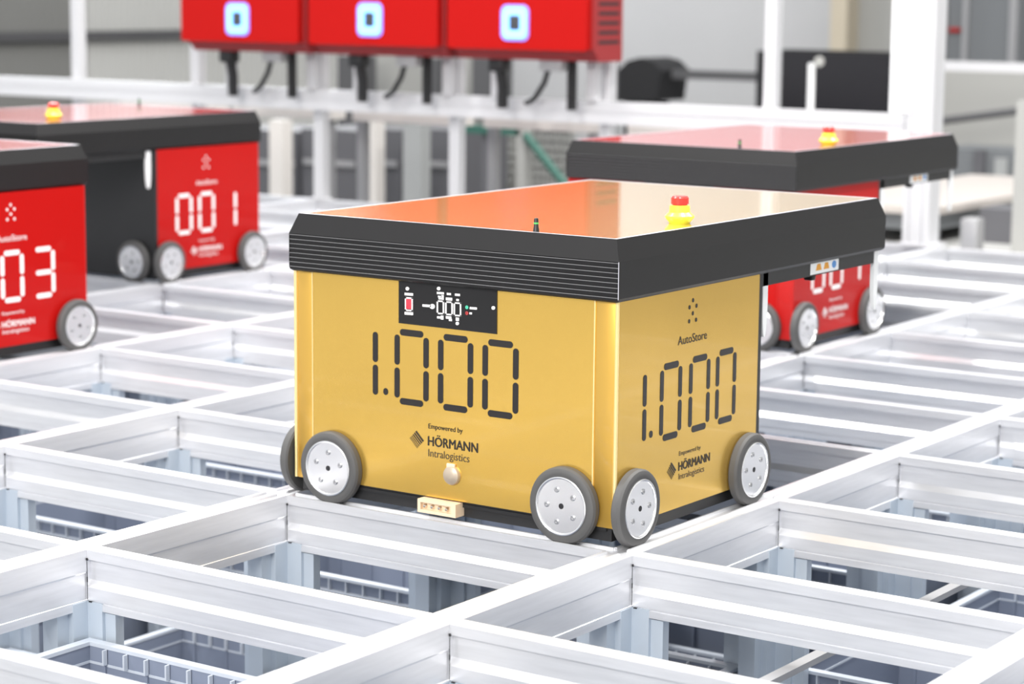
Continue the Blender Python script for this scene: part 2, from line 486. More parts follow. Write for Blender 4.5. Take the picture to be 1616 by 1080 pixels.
def robot(name, label, cell, turned, paint, trim, edge, ink, thin, number, estop=None):
    origin = Vector(RO) + Vector((cell[0] * PX, cell[1] * PY, 0))
    root = thing(name, label, 'robot', origin, PI if turned else 0, 'warehouse robots on the rail grid')

    def B(mb, nm, m, parent=root, smooth=35):
        return mb.build(nm, m, parent, RO, smooth)

    # ---- body
    B(MB().box(BX0 + 0.004, BX1 - 0.004, BY0 + 0.004, BY1 - 0.002, 0.046, ZL0), 'chassis', 'black_plastic')
    B(MB().box(BX0 + 0.012, BX1 - 0.012, BY0 + 0.008, BY1 - 0.004, 0.0235, 0.050).box(BX0 + 0.02, BX1 - 0.02, BY0 + 0.004, BY0 + 0.009, 0.040, 0.047), 'skirt', 'black_plastic')
    fp = B(MB().box(-0.6625, -0.0915, BY0, BY0 + 0.006, 0.0505, ZL0), 'front_panel', paint)
    for x0, x1, e in ((BX0 + 0.0064, -0.6645, -0.6637), (-0.0895, BX1 - 0.0064, -0.0903)):
        cs = B(MB().rbox(x0, x1, BY0 + 0.0005, BY0 + 0.006, 0.0465, ZL0, 0.001), 'corner_strip', trim)
        B(MB().box(e - 0.0011, e + 0.0011, BY0 - 0.0008, BY0 + 0.004, 0.0505, ZL0), 'edge_bead', edge, cs)
        xo = BX1 if x1 > -0.3 else BX0
        B(MB().lathe([(0.0034, 0.047), (0.0034, ZL0)], 12, Matrix.Translation((xo - 0.0032 * (1 if xo == BX1 else -1), BY0 + 0.0012, 0))), 'edge_bead', edge, cs)
    B(MB().box(BX1 - 0.006, BX1, BY0 + 0.003, 0.4735, 0.047, ZL0), 'side_panel', paint)
    B(MB().box(BX0, BX0 + 0.006, BY0 + 0.003, 0.4735, 0.047, ZL0), 'side_panel', paint)
    B(MB().box(BX0, BX1, 0.4735, BY1, 0.030, ZL0), 'inner_panel', 'black_plastic')
    # ---- wheels
    for x in (-0.618, -0.139):
        add_wheel(root, Vector((x, 0.0048, ZG + WR)) - Vector(RO), Vector((0, -1, 0)), 0.32 if x < -0.3 else 1.25)
        add_wheel(root, Vector((x - 0.006 if x < -.3 else x + .006, 0.5048, ZG + WR)) - Vector(RO), Vector((0, 1, 0)), 0.5)
    for y in (0.068, 0.440):
        add_wheel(root, Vector((-0.0275, y, ZG + WR)) - Vector(RO), Vector((1, 0, 0)), 0.6 if y < .3 else 0.1)
        add_wheel(root, Vector((-0.7285, y, ZG + WR)) - Vector(RO), Vector((-1, 0, 0)), 0.9)
    # ---- lid
    step = (ZL1 - 0.002 - 0.4165) / 7
    ribs = [(0.012, ZL2), (0.0, ZL1)]
    for k in range(8):
        z = ZL1 - 0.002 - k * step
        ribs += [(0.0016, z + 0.0004), (0.0, z)]
    ribs += [(0.001, ZL0 + 0.003), (0.005, ZL0)]
    plain = [(0.012, ZL2), (0.0, ZL1), (0.0, ZL0 + 0.006), (0.005, ZL0)]
    B(lid_side(ribs, 'front'), 'lid_side_rail', 'black_metal', smooth=None)
    B(lid_side(ribs, 'back'), 'lid_side_rail', 'black_metal', smooth=None)
    B(lid_side(plain, 'right'), 'lid_side_rail', 'black_metal', smooth=None)
    B(lid_side(plain, 'left'), 'lid_side_rail', 'black_metal', smooth=None)
    re = MB()  # thin light lines painting the light caught along the rib ledges
    for k in range(8):
        z = ZL1 - 0.002 - k * step
        re.box(LX0 + 0.0012, LX1 - 0.0012, LY0 - 0.0002, LY0 + 0.0012, z - 0.0004, z + 0.0004)
    B(re, 'rib_edges', 'rib_edge', smooth=None)['kind'] = 'stuff'
    if number == '1.000':
        B(MB().lathe([(0.0008, ZL0 + 0.005), (0.0008, ZL1)], 8, Matrix.Translation((LX1 - 0.0003, LY0 + 0.0003, 0))), 'corner_seam', 'rim_alu')
    B(MB().box(LX0 + 0.004, LX1 - 0.004, LY0 + 0.004, LY1 - 0.004, ZL0 + 0.0006, ZL0 + 0.006), 'lid_underside', 'black_plastic')
    top = B(MB().box(LX0 + 0.019, LX1 - 0.019, LY0 + 0.019, LY1 - 0.019, ZL2 - 0.006, ZL2 - 0.0006), 'top_sheet', paint + '_top')
    rim = MB()
    for d in (0,):
        a0, a1, c0, c1 = LX0 + 0.012, LX1 - 0.012, LY0 + 0.012, LY1 - 0.012
        w = 0.0075
        rim.box(a0, a1, c0, c0 + w, ZL2 - 0.008, ZL2).box(a0, a1, c1 - w, c1, ZL2 - 0.008, ZL2)
        rim.box(a0, a0 + w, c0 + w, c1 - w, ZL2 - 0.008, ZL2).box(a1 - w, a1, c0 + w, c1 - w, ZL2 - 0.008, ZL2)
    B(rim, 'lid_rim', 'rim_alu')
    # ---- emergency stop and aerial on the lid
    ex, ey = estop or (-0.105, 0.300)
    M = Matrix.Translation((ex, ey, ZL2 - 0.001))
    es = B(MB().lathe([(0.0170, 0), (0.0185, 0.003), (0.0245, 0.010), (0.0245, 0.013), (0.0175, 0.019), (0.0168, 0.030), (0.0150, 0.0305)], 28, M), 'emergency_stop', 'estop_yellow')
    B(MB().lathe([(0.0125, 0.030), (0.0125, 0.0325), (0.0148, 0.0328), (0.0148, 0.0425), (0.0125, 0.0455), (0.006, 0.0462)], 28, M), 'push_button', 'estop_red', es)
    M = Matrix.Translation((-0.2115, 0.034, ZL2 - 0.001))
    an = B(MB().lathe([(0.0052, 0), (0.0046, 0.006), (0.0038, 0.008), (0.0036, 0.020), (0.0028, 0.022), (0.0012, 0.0225)], 14, M), 'aerial', 'black_plastic')
    B(MB().lathe([(0.0039, 0.0130), (0.0039, 0.0155)], 14, M), 'green_band', 'green_band', an)
    # ---- lifting side under the lid
    B(MB().box(LX0 + 0.012, LX1 - 0.008, 0.486, 0.917, 0.386, ZL0 + 0.002), 'lift_frame', 'black_plastic')
    st = B(MB().box(LX1 - 0.0082, LX1 - 0.0068, 0.662, 0.770, 0.3885, 0.4085), 'warning_sticker', 'white_plastic')
    fr = (Vector((LX1 - 0.0068, 0, 0)), Y_, Z_, X_)
    og = MB()
    for c in (0.692, 0.722): og.flat([(c - 0.011, 0.3945), (c + 0.011, 0.3945), (c + 0.006, 0.4060), (c - 0.006, 0.4060)], fr)
    B(og, 'warning_symbol', 'orange_print', st)
    B(MB().flat([(0.752 + 0.0085 * math.cos(a * PI / 8), 0.400 + 0.0068 * math.sin(a * PI / 8)) for a in range(16)], fr), 'mandatory_symbol', 'blue_print', st)
    for x in (LX1 - 0.012, LX0 + 0.012):
        for y in (0.4975, 0.929):
            g = MB()
            n, prof = 10, []
            ytop = ZL0 - 0.001
            for z, h in ((ytop, 0.0085), (0.345, 0.0085), (0.320, 0.0068), (0.303, 0.0042), (0.297, 0.0016)):
                prof.append((z, h))
            pl = [(y - h, z) for z, h in prof] + [(y + h, z) for z, h in prof[::-1]]
            g.prism(pl, x - 0.004, x + 0.004, 0)
            B(g, 'guide_pin', 'white_plastic', smooth=None)
    B(MB().box(LX1 - 0.02, LX1 - 0.010, 0.497 - 0.004, 0.497 + 0.012, 0.366, 0.384), 'pin_clip', 'white_plastic')
    B(MB().lathe([(0.006, 0.362), (0.006, 0.388)], 12, Matrix.Translation((LX1 - 0.16, 0.86, 0))), 'gripper_peg', 'white_plastic')
    B(MB().rbox(LX1 - 0.03, LX1 - 0.012, 0.678, 0.694, 0.376, 0.388, 0.003), 'gripper_claw', 'black_metal')
    # ---- details of the outer front
    cp = B(MB().box(-0.4770, -0.2775, BY0 - 0.0014, BY0 + 0.002, 0.3370, ZL0), 'control_panel', 'black_metal')
    PF = BY0 - 0.0016
    frp = (Vector((0, PF, 0)), X_, Z_, -Y_)

    def zp(zx, zy):                        # photo crop (620,430)-(800,550), 1616 px wide
        p = un(620 + zx * 180 / 1616, 430 + zy * 180 / 1616, 1, PF); return p.x, p.z

    def quad(mb, a, b, c, d): mb.flat([zp(*a), zp(*b), zp(*c), zp(*d)], frp)
    wp = MB()

    def bar(x0, x1, y, h, sl=0.075): quad(wp, (x0, y), (x1, y + (x1 - x0) * sl), (x1, y + h + (x1 - x0) * sl), (x0, y + h))
    for x0, x1, y, h in ((168, 288, 288, 36), (168, 288, 560, 38), (420, 540, 452, 34), (625, 725, 275, 32), (765, 825, 290, 30), (880, 952, 300, 32),
                         (640, 680, 330, 26), (690, 722, 322, 66), (648, 690, 362, 20), (752, 842, 355, 40), (900, 936, 376, 30), (628, 680, 622, 30), (680, 718, 612, 56),
                         (752, 830, 620, 36), (795, 838, 655, 34), (892, 938, 640, 46), (1090, 1192, 490, 32), (1086, 1122, 566, 28)):
        bar(x0, x1, y, h)
    for x0, x1, y0, y1 in ((622, 728, 395, 590), (742, 850, 408, 604), (862, 970, 422, 618), (172, 284, 350, 545)):
        t = 20
        bar(x0, x1, y0, t); bar(x0, x1, y1 - t, t)
        for xa, xb in ((x0, x0 + t), (x1 - t, x1)):
            sl = (xa - x0) * 0.075
            quad(wp, (xa, y0 + sl), (xb, y0 + sl), (xb, y1 + sl), (xa, y1 + sl))
    for cx, cy, r in ((207, 232, 26), (650, 230, 26), (560, 484, 36), (1424, 504, 26), (914, 724, 24)):
        wp.flat([zp(cx + r * math.cos(a * PI / 8), cy + r * math.sin(a * PI / 8)) for a in range(16)], frp)
    B(wp, 'panel_print', 'print_white', cp, None)['kind'] = 'stuff'
    sw = MB(); q0 = zp(198, 372); q1 = zp(264, 520)
    sw.rbox(q0[0], q1[0], PF - 0.003, PF + 0.001, q1[1], q0[1], 0.0008)
    B(sw, 'power_switch', 'switch_red', cp)
    for cy, m in ((496, 'led_green'), (578, 'led_red')):
        c = zp(1052, cy)
        B(MB().lathe([(0.0030, 0), (0.0030, 0.0012), (0.0016, 0.0014), (0.0016, 0.0005)], 14, Matrix.Translation((c[0], PF, c[1])) @ Matrix.Rotation(PI / 2, 4, 'X')), 'status_ring', m if cy > 500 else 'led_green', cp)
    kn = MB()
    Mk = Matrix.Translation((-0.3655, BY0, 0.0925)) @ Matrix.Rotation(PI / 2, 4, 'X')
    kn.lathe([(0.0165, -0.001), (0.0165, 0.002), (0.0150, 0.0055), (0.0095, 0.0080), (0.004, 0.0088)], 28, Mk)
    k = B(kn, 'charge_knob', 'knob_beige')
    B(MB().rbox(-0.3755, -0.3585, BY0 - 0.004, BY0, 0.104, 0.1125, 0.0015), 'knob_tab', 'cream_plastic', k)
    cb = MB()
    cx0, cx1, cz0, cz1, cy0 = -0.4255, -0.3470, 0.0255, 0.0480, 0.006
    cb.box(cx0, cx1, cy0 + 0.007, BY0 + 0.01, cz0, cz1)
    cb.box(cx0, cx1, cy0, cy0 + 0.007, cz0, cz0 + 0.005).box(cx0, cx1, cy0, cy0 + 0.007, cz1 - 0.005, cz1).box(cx0, cx0 + 0.006, cy0, cy0 + 0.007, cz0 + 0.005, cz1 - 0.005).box(cx1 - 0.010, cx1, cy0, cy0 + 0.007, cz0 + 0.005, cz1 - 0.005)
    cb = B(cb, 'charge_connector', 'cream_plastic')
    for n in range(4):
        xx = cx0 + 0.013 + n * 0.0150
        B(MB().lathe([(0.0036, -0.006), (0.0036, 0.002), (0.0022, 0.004), (0.0008, 0.0045)], 12, Matrix.Translation((xx, cy0 + 0.005, (cz0 + cz1) / 2)) @ Matrix.Rotation(PI / 2, 4, 'X')), 'contact_pin', 'pin_chrome', cb)
    # ---- lettering
    dk, tn = MB(), MB()
    digits = []

    def put_digit(ch, c, zc, h2, hh, t, fr):
        m_ = MB(); digit(m_, ch, c, zc, h2, hh, t, fr); digits.append(m_)

    if number == '1.000':
        hw, hh, t = 0.0302, 0.0583, 0.0112
        for fr, xs, zc in ((F_FRONT, (-0.5271, -0.505, -0.4507, -0.3602, -0.2702), 0.2638), (F_RIGHT, (0.1028, 0.1238, 0.1840, 0.2757, 0.3640), 0.2300), (F_LEFT, (0.1028, 0.1238, 0.1840, 0.2757, 0.3640), 0.2300)):
            h2 = hw if fr is F_FRONT else 0.0288
            one = MB()
            for s in (1, -1): one.flat(capsule(xs[0], zc + s * hh * 0.478, t, hh - t * 0.62), fr)
            dot = MB().flat(capsule(xs[1], zc - hh + 0.0125, t * 0.9, t * 1.05), fr)
            digits += [one, dot]
            for c in xs[2:]: put_digit('0', c, zc, h2, hh, t, fr)
        put_text(dk, 'Empowered by', F_FRONT, -0.4150, -0.3450, 0.1660, 0.0086, 0.006)
        put_text(dk, 'HÖRMANN', F_FRONT, -0.4158, -0.3140, 0.1370, 0.0165, 0.022)
        put_text(tn, 'Intralogistics', F_FRONT, -0.4150, -0.3310, 0.1185, 0.0135, 0.0)
        logo_stripes(dk, -0.4400, 0.1435, 0.0155, F_FRONT)
        sides = [F_RIGHT, F_LEFT]
    else:
        for fr in (F_RIGHT, F_LEFT):
            for c, ch in zip((0.150, 0.249, 0.3485), number): put_digit(ch, c, 0.2115, 0.0306, 0.0555, 0.0118, fr)
        sides = [F_RIGHT, F_LEFT]
    for fr in sides:
        for a, b in ((0, 0.0365), (-0.0110, 0.0260), (0.0115, 0.0262), (0, 0.0150), (-0.0112, 0.0030), (0.0110, 0.0030)):
            zb = 0.3512 if number == '1.000' else 0.3430
            dk.flat([(0.2488 + a + 0.0030 * math.cos(k * PI / 6), zb + b + 0.0036 * math.sin(k * PI / 6)) for k in range(12)], fr)
        za = 0.3185 if number == '1.000' else 0.2950
        put_text(dk, 'AutoStore', fr, 0.2030, 0.2965, za, 0.0150, 0.0)
        dz = 0 if number == '1.000' else -0.016
        put_text(dk if number == '1.000' else tn, 'Empowered by', fr, 0.2140, 0.2835, 0.1340 + dz * 0.7, 0.0075, 0.003)
        put_text(dk, 'HÖRMANN', fr, 0.2130, 0.3150, 0.1090 + dz, 0.0150, 0.022)
        put_text(tn, 'Intralogistics', fr, 0.2140, 0.2970, 0.0940 + dz, 0.0105, 0.0)
        logo_stripes(dk, 0.1900, 0.1120 + dz, 0.0150, fr)
    for m_ in digits: B(m_, 'digit', ink, smooth=None)['kind'] = 'stuff'
    B(dk, 'lettering', ink, smooth=None)['kind'] = 'stuff'
    B(tn, 'fine_lettering', thin, smooth=None)['kind'] = 'stuff'
    return root


robot('warehouse_robot', 'gold robot numbered 1.000 with black lid and yellow emergency stop', (0, 0), False, 'gold', 'gold_trim', 'gold_edge', 'print_dark', 'print_thin', '1.000')
robot('warehouse_robot', 'red robot partly hidden behind the lid of the gold robot', (-1, 4), False, 'red', 'red_trim', 'red_trim', 'print_white', 'print_white', '007')
robot('warehouse_robot', 'red robot numbered 001 with an open black lifting side on its left', (-4, 4), True, 'red', 'red_trim', 'red_trim', 'print_white', 'print_white', '001', estop=(-0.5565, 0.74))
robot('warehouse_robot', 'red robot numbered 003 cut off by the left edge of the picture', (-3, 1), True, 'red', 'red_trim', 'red_trim', 'print_white', 'print_white', '003')

# ------------------------------------------------------------------ bins in the shafts
bw, bd, bh = 0.615, 0.418, 0.22
bb = MB()
x0, x1, y0, y1 = -bw / 2, bw / 2, -bd / 2, bd / 2
t = 0.006
bb.box(x0, x1, y0, y0 + t, 0, bh).box(x0, x1, y1 - t, y1, 0, bh).box(x0, x0 + t, y0 + t, y1 - t, 0, bh).box(x1 - t, x1, y0 + t, y1 - t, 0, bh).box(x0 + t, x1 - t, y0 + t, y1 - t, 0, t)
for k in range(7):
    xx = x0 + 0.04 + k * (bw - 0.08) / 6
    bb.box(xx - 0.003, xx + 0.003, y0 - 0.006, y0, 0.01, bh - 0.03).box(xx - 0.003, xx + 0.003, y1 - t - 0.004, y1 - t, 0.02, bh - 0.03)
bin_body = bb.mesh('storage_bin', 'bin_grey', smooth=None)
br = MB(); e = 0.010
for za, zb, ee in ((bh - 0.004, bh + 0.002, e), (bh - 0.032, bh - 0.028, e * 0.8)):
    q = t + 0.001; br.box(x0 - ee, x1 + ee, y0 - ee, y0 + q, za, zb).box(x0 - ee, x1 + ee, y1 - q, y1 + ee, za, zb).box(x0 - ee, x0 + q, y0 + q, y1 - q, za, zb).box(x1 - q, x1 + ee, y0 + q, y1 - q, za, zb)
for k in range(15):
    xx = x0 + k * bw / 14
    for yy in (y0 - e * 0.8, y1 - t - 0.010): br.box(xx - 0.0015, xx + 0.0015, yy, yy + e * 0.8, bh - 0.028, bh - 0.004)
bin_rim = br.mesh('rim', 'bin_rim', smooth=None)
random.seed(11)
for i in range(-6, 3):
    for j in range(-3, 6):
        if not wanted(i, j) or not wanted(i - 1, j): continue
        d = random.choice((0.24, 0.29, 0.33, 0.38, 0.44))
        if (i, j) == (0, -2): d = 0.125
        if (i, j) == (0, -3): d = 0.30
        for lvl in range(2):
            zt = -d - lvl * (bh + 0.012)
            cx, cy = i * PX - PX / 2 - WV / 2, j * PY + PY / 2 + WU / 2
            o = bpy.data.objects.new('storage_bin', bin_body); col.objects.link(o); o.location = (cx, cy, zt - bh)
            num = ('no', 'one', 'two', 'three', 'four', 'five', 'six')
            row = 'in the row of' if j == 0 else '%s row%s %s' % (num[abs(j)], 's' if abs(j) > 1 else '', 'before' if j < 0 else 'behind')
            side = '' if i == 0 else ', %s column%s %s' % (num[abs(i)], 's' if abs(i) > 1 else '', 'right' if i > 0 else 'left')
            tag(o, '%s grey bin in the shaft %s the gold robot%s' % (('upper', 'lower')[lvl], row, side), 'bin', 'bins stacked under the rail grid')
            r = bpy.data.objects.new('rim', bin_rim); col.objects.link(r); r.parent = o

# tie bars between the columns
for k, (i, j) in enumerate(((0, 0), (0, 1))):
    o = MB().box(0.262, 0.282, j * PY - 0.1, j * PY + 0.42, -0.128, -0.118).build('tie_bar', 'steel_mid', None, (0.272, j * PY, -0.128))
    o.location = (0.272, j * PY, -0.128)
    tag(o, ('flat grey tie bar seen through the nearest grid cell at lower right', 'flat grey tie bar in the grid cell right of the gold robot')[k], 'tie bar')

# ------------------------------------------------------------------ guard fence on the far edge of the grid
YF = 4.335


def profile_bar(w, d, slot=0.008):
    """outline of an aluminium extrusion with a slot in each side, centred"""
    a, b, s, q = w / 2, d / 2, slot / 2, 0.006
    return [(-a, -b), (-s, -b), (-s, -b + q), (s, -b + q), (s, -b), (a, -b), (a, -s), (a - q, -s), (a - q, s), (a, s), (a, b), (s, b), (s, b - q), (-s, b - q), (-s, b), (-a, b), (-a, s), (-a + q, s), (-a + q, -s), (-a, -s)]


post_x = []
names = {-8: 'slim aluminium fence post above the far left red robot', -7: 'slim aluminium fence post behind the leftmost charger box', -6: 'slim aluminium fence post behind the middle charger box, its left end',
         -5: 'slim aluminium fence post behind the gap beside the right charger box', -4: 'slim aluminium fence post just right of the rightmost charger box', -3: 'slim aluminium fence post left of the thick corner post',
         -9: 'slim aluminium fence post outside the left edge'}
pm = {}
for px_, i in ((125, -8), (313, -7), (507, -6), (722, -5), (960, -4), (1219, -3)):
    x = un(px_, 120, 1, YF).x
    post_x.append(x)
    o = MB().prism(profile_bar(0.046, 0.046), 0, 1.9, 2).build('fence_post', 'fence_alu', smooth=None)
    o.location = (x, YF, ZT if i > -8 else ZT)
    tag(o, names[i], 'fence post', 'slim posts of the guard fence')
    # foot plate
    f = MB().box(-0.045, 0.045, -0.022, 0.022, 0, 0.006).build('foot_plate', 'fence_alu', o)
# corner post: thick double extrusion with a white hole plate
xc0, xc1 = un(1440, 150, 1, YF).x, un(1481, 150, 1, YF).x
cpst = thing('corner_post', 'thick white aluminium corner post at the right end of the fence', 'fence post', ((xc0 + xc1) / 2, YF, ZT))
w = xc1 - xc0
pb = MB().prism([(x - w / 4, y) for x, y in profile_bar(w / 2, 0.09)], 0, 1.9, 2).prism([(x + w / 4, y) for x, y in profile_bar(w / 2, 0.09)], 0, 1.9, 2)
pb.build('upright', 'fence_alu', cpst, smooth=None)
xl = un(1406, 100, 1, YF - 0.05).x - cpst.location.x
MB().box(xl, -w / 2 + 0.01, -0.052, -0.045, 0.462, 1.9).build('hole_plate', 'white_plastic', cpst)
for zz in (0.50, 0.585, 0.685, 0.81):
    MB().lathe([(0.007, 0), (0.007, 0.0012)], 14, Matrix.Translation((xl + 0.045, -0.052, zz)) @ Matrix.Rotation(PI / 2, 4, 'X')).build('plate_hole', 'steel_mid', cpst)
MB().box(-w / 2 - 0.012, w / 2 + 0.03, -0.05, 0.05, -0.0, 0.012).build('foot_plate', 'fence_alu', cpst)
# hand rail
rx0, rx1 = -7.6, xc0 - 0.001
ho = MB().prism([(a, b) for a, b in profile_bar(0.046, 0.083)], 0, rx1 - rx0, 0).build('fence_rail', 'fence_alu', smooth=None)
ho.location = (rx0, YF - 0.046, 0.4315)
tag(ho, 'long white aluminium rail running across the whole guard fence', 'rail')
# cable trays between the posts, behind the fence
for k in range(len(post_x) - 1):
    a, b = post_x[k] - 0.17, post_x[k + 1] - 0.27
    o = MB().box(0, b - a - 0.02, 0, 0.10, 0, 0.040).box(0, b - a - 0.02, 0, 0.004, 0.040, 0.048).build('cable_tray', 'tray_beige', smooth=None)
    o.location = (a, 4.75, 0.318)
    tag(o, ('pale cable tray behind the fence above the far left robot', 'pale cable tray behind the fence right of robot 001', 'pale cable tray behind the fence under the middle charger box',
            'pale cable tray behind the fence under the right charger box', 'pale cable tray behind the fence above the hidden red robot')[k], 'cable tray', 'cable trays behind the fence')
    for q in (0.0, b - a - 0.09): MB().box(q, q + 0.04, 0.03, 0.07, ZF - 0.318, 0).build('tray_leg', 'steel_mid', o)

# ------------------------------------------------------------------ chargers
YC = 4.06


def rounded(x0, x1, z0, z1, r, n=5):
    pts = []
    for cx, cz, a0 in ((x1 - r, z1 - r, 0), (x0 + r, z1 - r, 90), (x0 + r, z0 + r, 180), (x1 - r, z0 + r, 270)):
        for k in range(n):
            a = math.radians(a0 + 90 * k / (n - 1)); pts.append((cx + r * math.cos(a), cz + r * math.sin(a)))
    return pts


for k, (pa, pb_, lx, ly, lab) in enumerate(((286, 471, 374, 30, 'red charger box with a glowing blue ring, leftmost of the three'),
                                            (487, 691, 583, 31, 'red charger box with a glowing blue ring, middle of the three'),
                                            (706, 926, 812, 36, 'red charger box with a glowing blue ring, rightmost of the three'))):
    xa, xb = un(pa, 50, 1, YC).x, un(pb_, 50, 1, YC).x
    zb_ = 0.664
    root = thing('charger_box', lab, 'charger', ((xa + xb) / 2, YC, 0.62), 0, 'red charger boxes on the fence')
    og = ((xa + xb) / 2, YC, 0.62)
    B = lambda mb, nm, m, par=root, sm=35: mb.build(nm, m, par, og, sm)
    B(MB().prism(rounded(xa, xb, zb_, 1.20, 0.012), YC, YC + 0.03, 1), 'front_cover', 'charger_red', sm=30)
    B(MB().prism([(YC + 0.030, zb_ + 0.004), (YC + 0.030, 1.19), (YC + 0.225, 1.19), (YC + 0.225, 0.625), (YC + 0.07, 0.625)], xa + 0.008, xb - 0.008 + 0.02, 0), 'housing', 'charger_under', sm=30)
    vent = MB()
    for q in range(7):
        vent.box(xb + 0.011, xb + 0.0135, YC + 0.06, YC + 0.20, 0.69 + q * 0.035, 0.703 + q * 0.035)
    B(vent, 'side_vent', 'hole_dark')
    c = un(lx, ly, 1, YC - 0.004)
    h = MB()
    def ring(ro, ri, y0, y1):
        o_ = rounded(c.x - ro[0], c.x + ro[0], c.z - ro[1], c.z + ro[1], ro[0] * 0.42, 6); i_ = rounded(c.x - ri[0], c.x + ri[0], c.z - ri[1], c.z + ri[1], ri[0] * 0.3, 6)
        n = len(o_); m = MB()
        v = [(p[0], y0, p[1]) for p in o_] + [(p[0], y0, p[1]) for p in i_] + [(p[0], y1, p[1]) for p in o_] + [(p[0], y1, p[1]) for p in i_]
        f = []
        for a in range(n):
            b = (a + 1) % n
            f += [(a, b, n + b, n + a), (a, 2 * n + a, 2 * n + b, b), (n + a, n + b, 3 * n + b, 3 * n + a)]
        return m.add(v, f)
    lamp = B(ring((0.062, 0.066), (0.052, 0.056), YC - 0.004, YC + 0.001), 'ring_lamp', 'ring_halo')
    B(ring((0.052, 0.056), (0.025, 0.028), YC - 0.006, YC + 0.001), 'light_ring', 'ring_light', lamp)
    B(MB().rbox(c.x - 0.025, c.x + 0.025, YC - 0.004, YC + 0.004, c.z - 0.028, c.z + 0.028, 0.002), 'sensor_window', 'sensor_dark', lamp)
    # parts under the box
    sx = xa + (xb - xa) * 0.66
    B(MB().rbox(sx - 0.05, sx + 0.05, YC + 0.08, YC + 0.16, 0.585, 0.627, 0.005), 'plug_block', 'steel_mid')
    ux = xa + (xb - xa) * 0.27
    B(MB().rbox(ux - 0.04, ux + 0.03, YC + 0.08, YC + 0.14, 0.575, 0.627, 0.01).tube([(ux, YC + 0.11, 0.59), (ux + 0.004, YC + 0.12, 0.52), (ux - 0.004, YC + 0.13, 0.44)], 0.022), 'cable_gland', 'black_plastic')
    B(MB().tube([(sx - 0.03, YC + 0.12, 0.60), (sx - 0.05, YC + 0.12, 0.54), (sx - 0.10, YC + 0.13, 0.48), (sx - 0.16, YC + 0.16, 0.46)], 0.011), 'cable', 'black_plastic')
    B(MB().box(sx + 0.045, sx + 0.070, YC + 0.13, YC + 0.16, 0.44, 0.63), 'hanger', 'black_metal')
    for q in (ux - 0.08, xb - 0.10): B(MB().box(q - 0.02, q + 0.02, YC + 0.19, YC + 0.2249, 0.4735, 0.66), 'mount_leg', 'fence_alu')

# ------------------------------------------------------------------ behind the fence
def px_box(name, p0, p1, q0, q1, Y, depth, m, label=None, cat=None, group=None, to=None, r=0.0):
    """box with its front face in the plane Y; p: pixel x range, q: pixel y range; to: reaches down to that height"""
    pm_ = (p0 + p1) / 2
    xa, xb = un(p0, (q0 + q1) / 2, 1, Y).x, un(p1, (q0 + q1) / 2, 1, Y).x
    zt, zb = un(pm_, q0, 1, Y).z, un(pm_, q1, 1, Y).z
    if to is not None: zb = to
    mb = MB()
    (mb.rbox(xa, xb, Y, Y + depth, zb, zt, r) if r else mb.box(xa, xb, Y, Y + depth, zb, zt))
    og = ((xa + xb) / 2, Y + depth / 2, zb)
    o = mb.build(name, m, None, og); o.location = og
    if label: tag(o, label, cat, group)
    return o, (xa, xb, zb, zt)


# dark cabinets standing below the fence line, seen between the posts
cab = ((352, 470, 'left of the pale upright beside robot 001'), (476, 566, 'between the two brightest fence posts, left one'), (594, 632, 'between the two brightest fence posts, narrow one'), (664, 712, 'just left of the fence post above the gold lid'))
for p0, p1, where in cab:
    o, (xa, xb, zb, zt) = px_box('storage_cabinet', p0, p1, 205, 330, 6.4, 0.5, 'cabinet_dark', 'dark grey cabinet ' + where, 'cabinet', 'dark cabinets behind the fence', to=ZF)
    og = o.location
    MB().box(xa + 0.02, xb - 0.02, 6.385, 6.4, zt - 0.19, zt - 0.16).build('door_strip', 'steel_mid', o, og)
for p0, p1, lab in ((566, 592, 'light grey upright between the dark cabinets'), (636, 664, 'mid grey upright next to the narrow dark cabinet'), (425, 446, 'pale blue grey upright right of robot 001')):
    o, _ = px_box('rack_upright', p0, p1, 190, 330, 6.1, 0.08, 'tray_beige' if p0 < 600 else 'mesh_grey', lab, 'upright', 'rack uprights behind the fence', to=ZF)
# wire mesh panel with a green steel rack
o, (xa, xb, zb, zt) = px_box('mesh_panel', 732, 905, 175, 330, 7.2, 0.02, 'mesh_grey')
tag(o, 'grey wire mesh panel behind the green steel rack', 'mesh panel')
wire = MB()
for k in range(26): wire.box(xa + k * (xb - xa) / 25 - 0.002, xa + k * (xb - xa) / 25 + 0.002, 7.18, 7.2, zb, zt)
for k in range(12): wire.box(xa, xb, 7.18, 7.2, zb + k * (zt - zb) / 11 - 0.002, zb + k * (zt - zb) / 11 + 0.002)
wire.build('wire', 'panel_pale', o, o.location)
gx0, gx1 = un(733, 205, 1, 6.2).x, un(820, 207, 1, 6.2).x
gz = un(780, 206, 1, 6.2).z
gr = thing('steel_rack', 'dark green steel rack with a diagonal brace behind the gold lid', 'rack', ((gx0 + gx1) / 2, 6.2, ZF))
og = gr.location
MB().box(gx0, gx1, 6.2, 6.26, gz - 0.02, gz + 0.02).build('beam', 'steel_green', gr, og)
a, b = un(829, 213, 1, 6.2), un(892, 292, 1, 6.2)
MB().tube([a, b, b + (b - a) * 2.5], 0.022).build('brace', 'steel_green', gr, og)
pl = un(823, 300, 1, 6.2).x
MB().box(pl - 0.035, pl + 0.02, 6.2, 6.26, ZF, gz + 0.02).build('upright', 'panel_pale', gr, og)
pl = un(764, 300, 1, 6.2).x
MB().box(pl - 0.03, pl + 0.03, 6.22, 6.28, ZF, gz - 0.02).build('upright', 'cabinet_dark', gr, og)
px_box('door_frame', 565, 740, 60, 190, 8.5, 0.1, 'panel_pale', 'pale partition under the charger boxes behind the fence', 'partition', to=ZF)
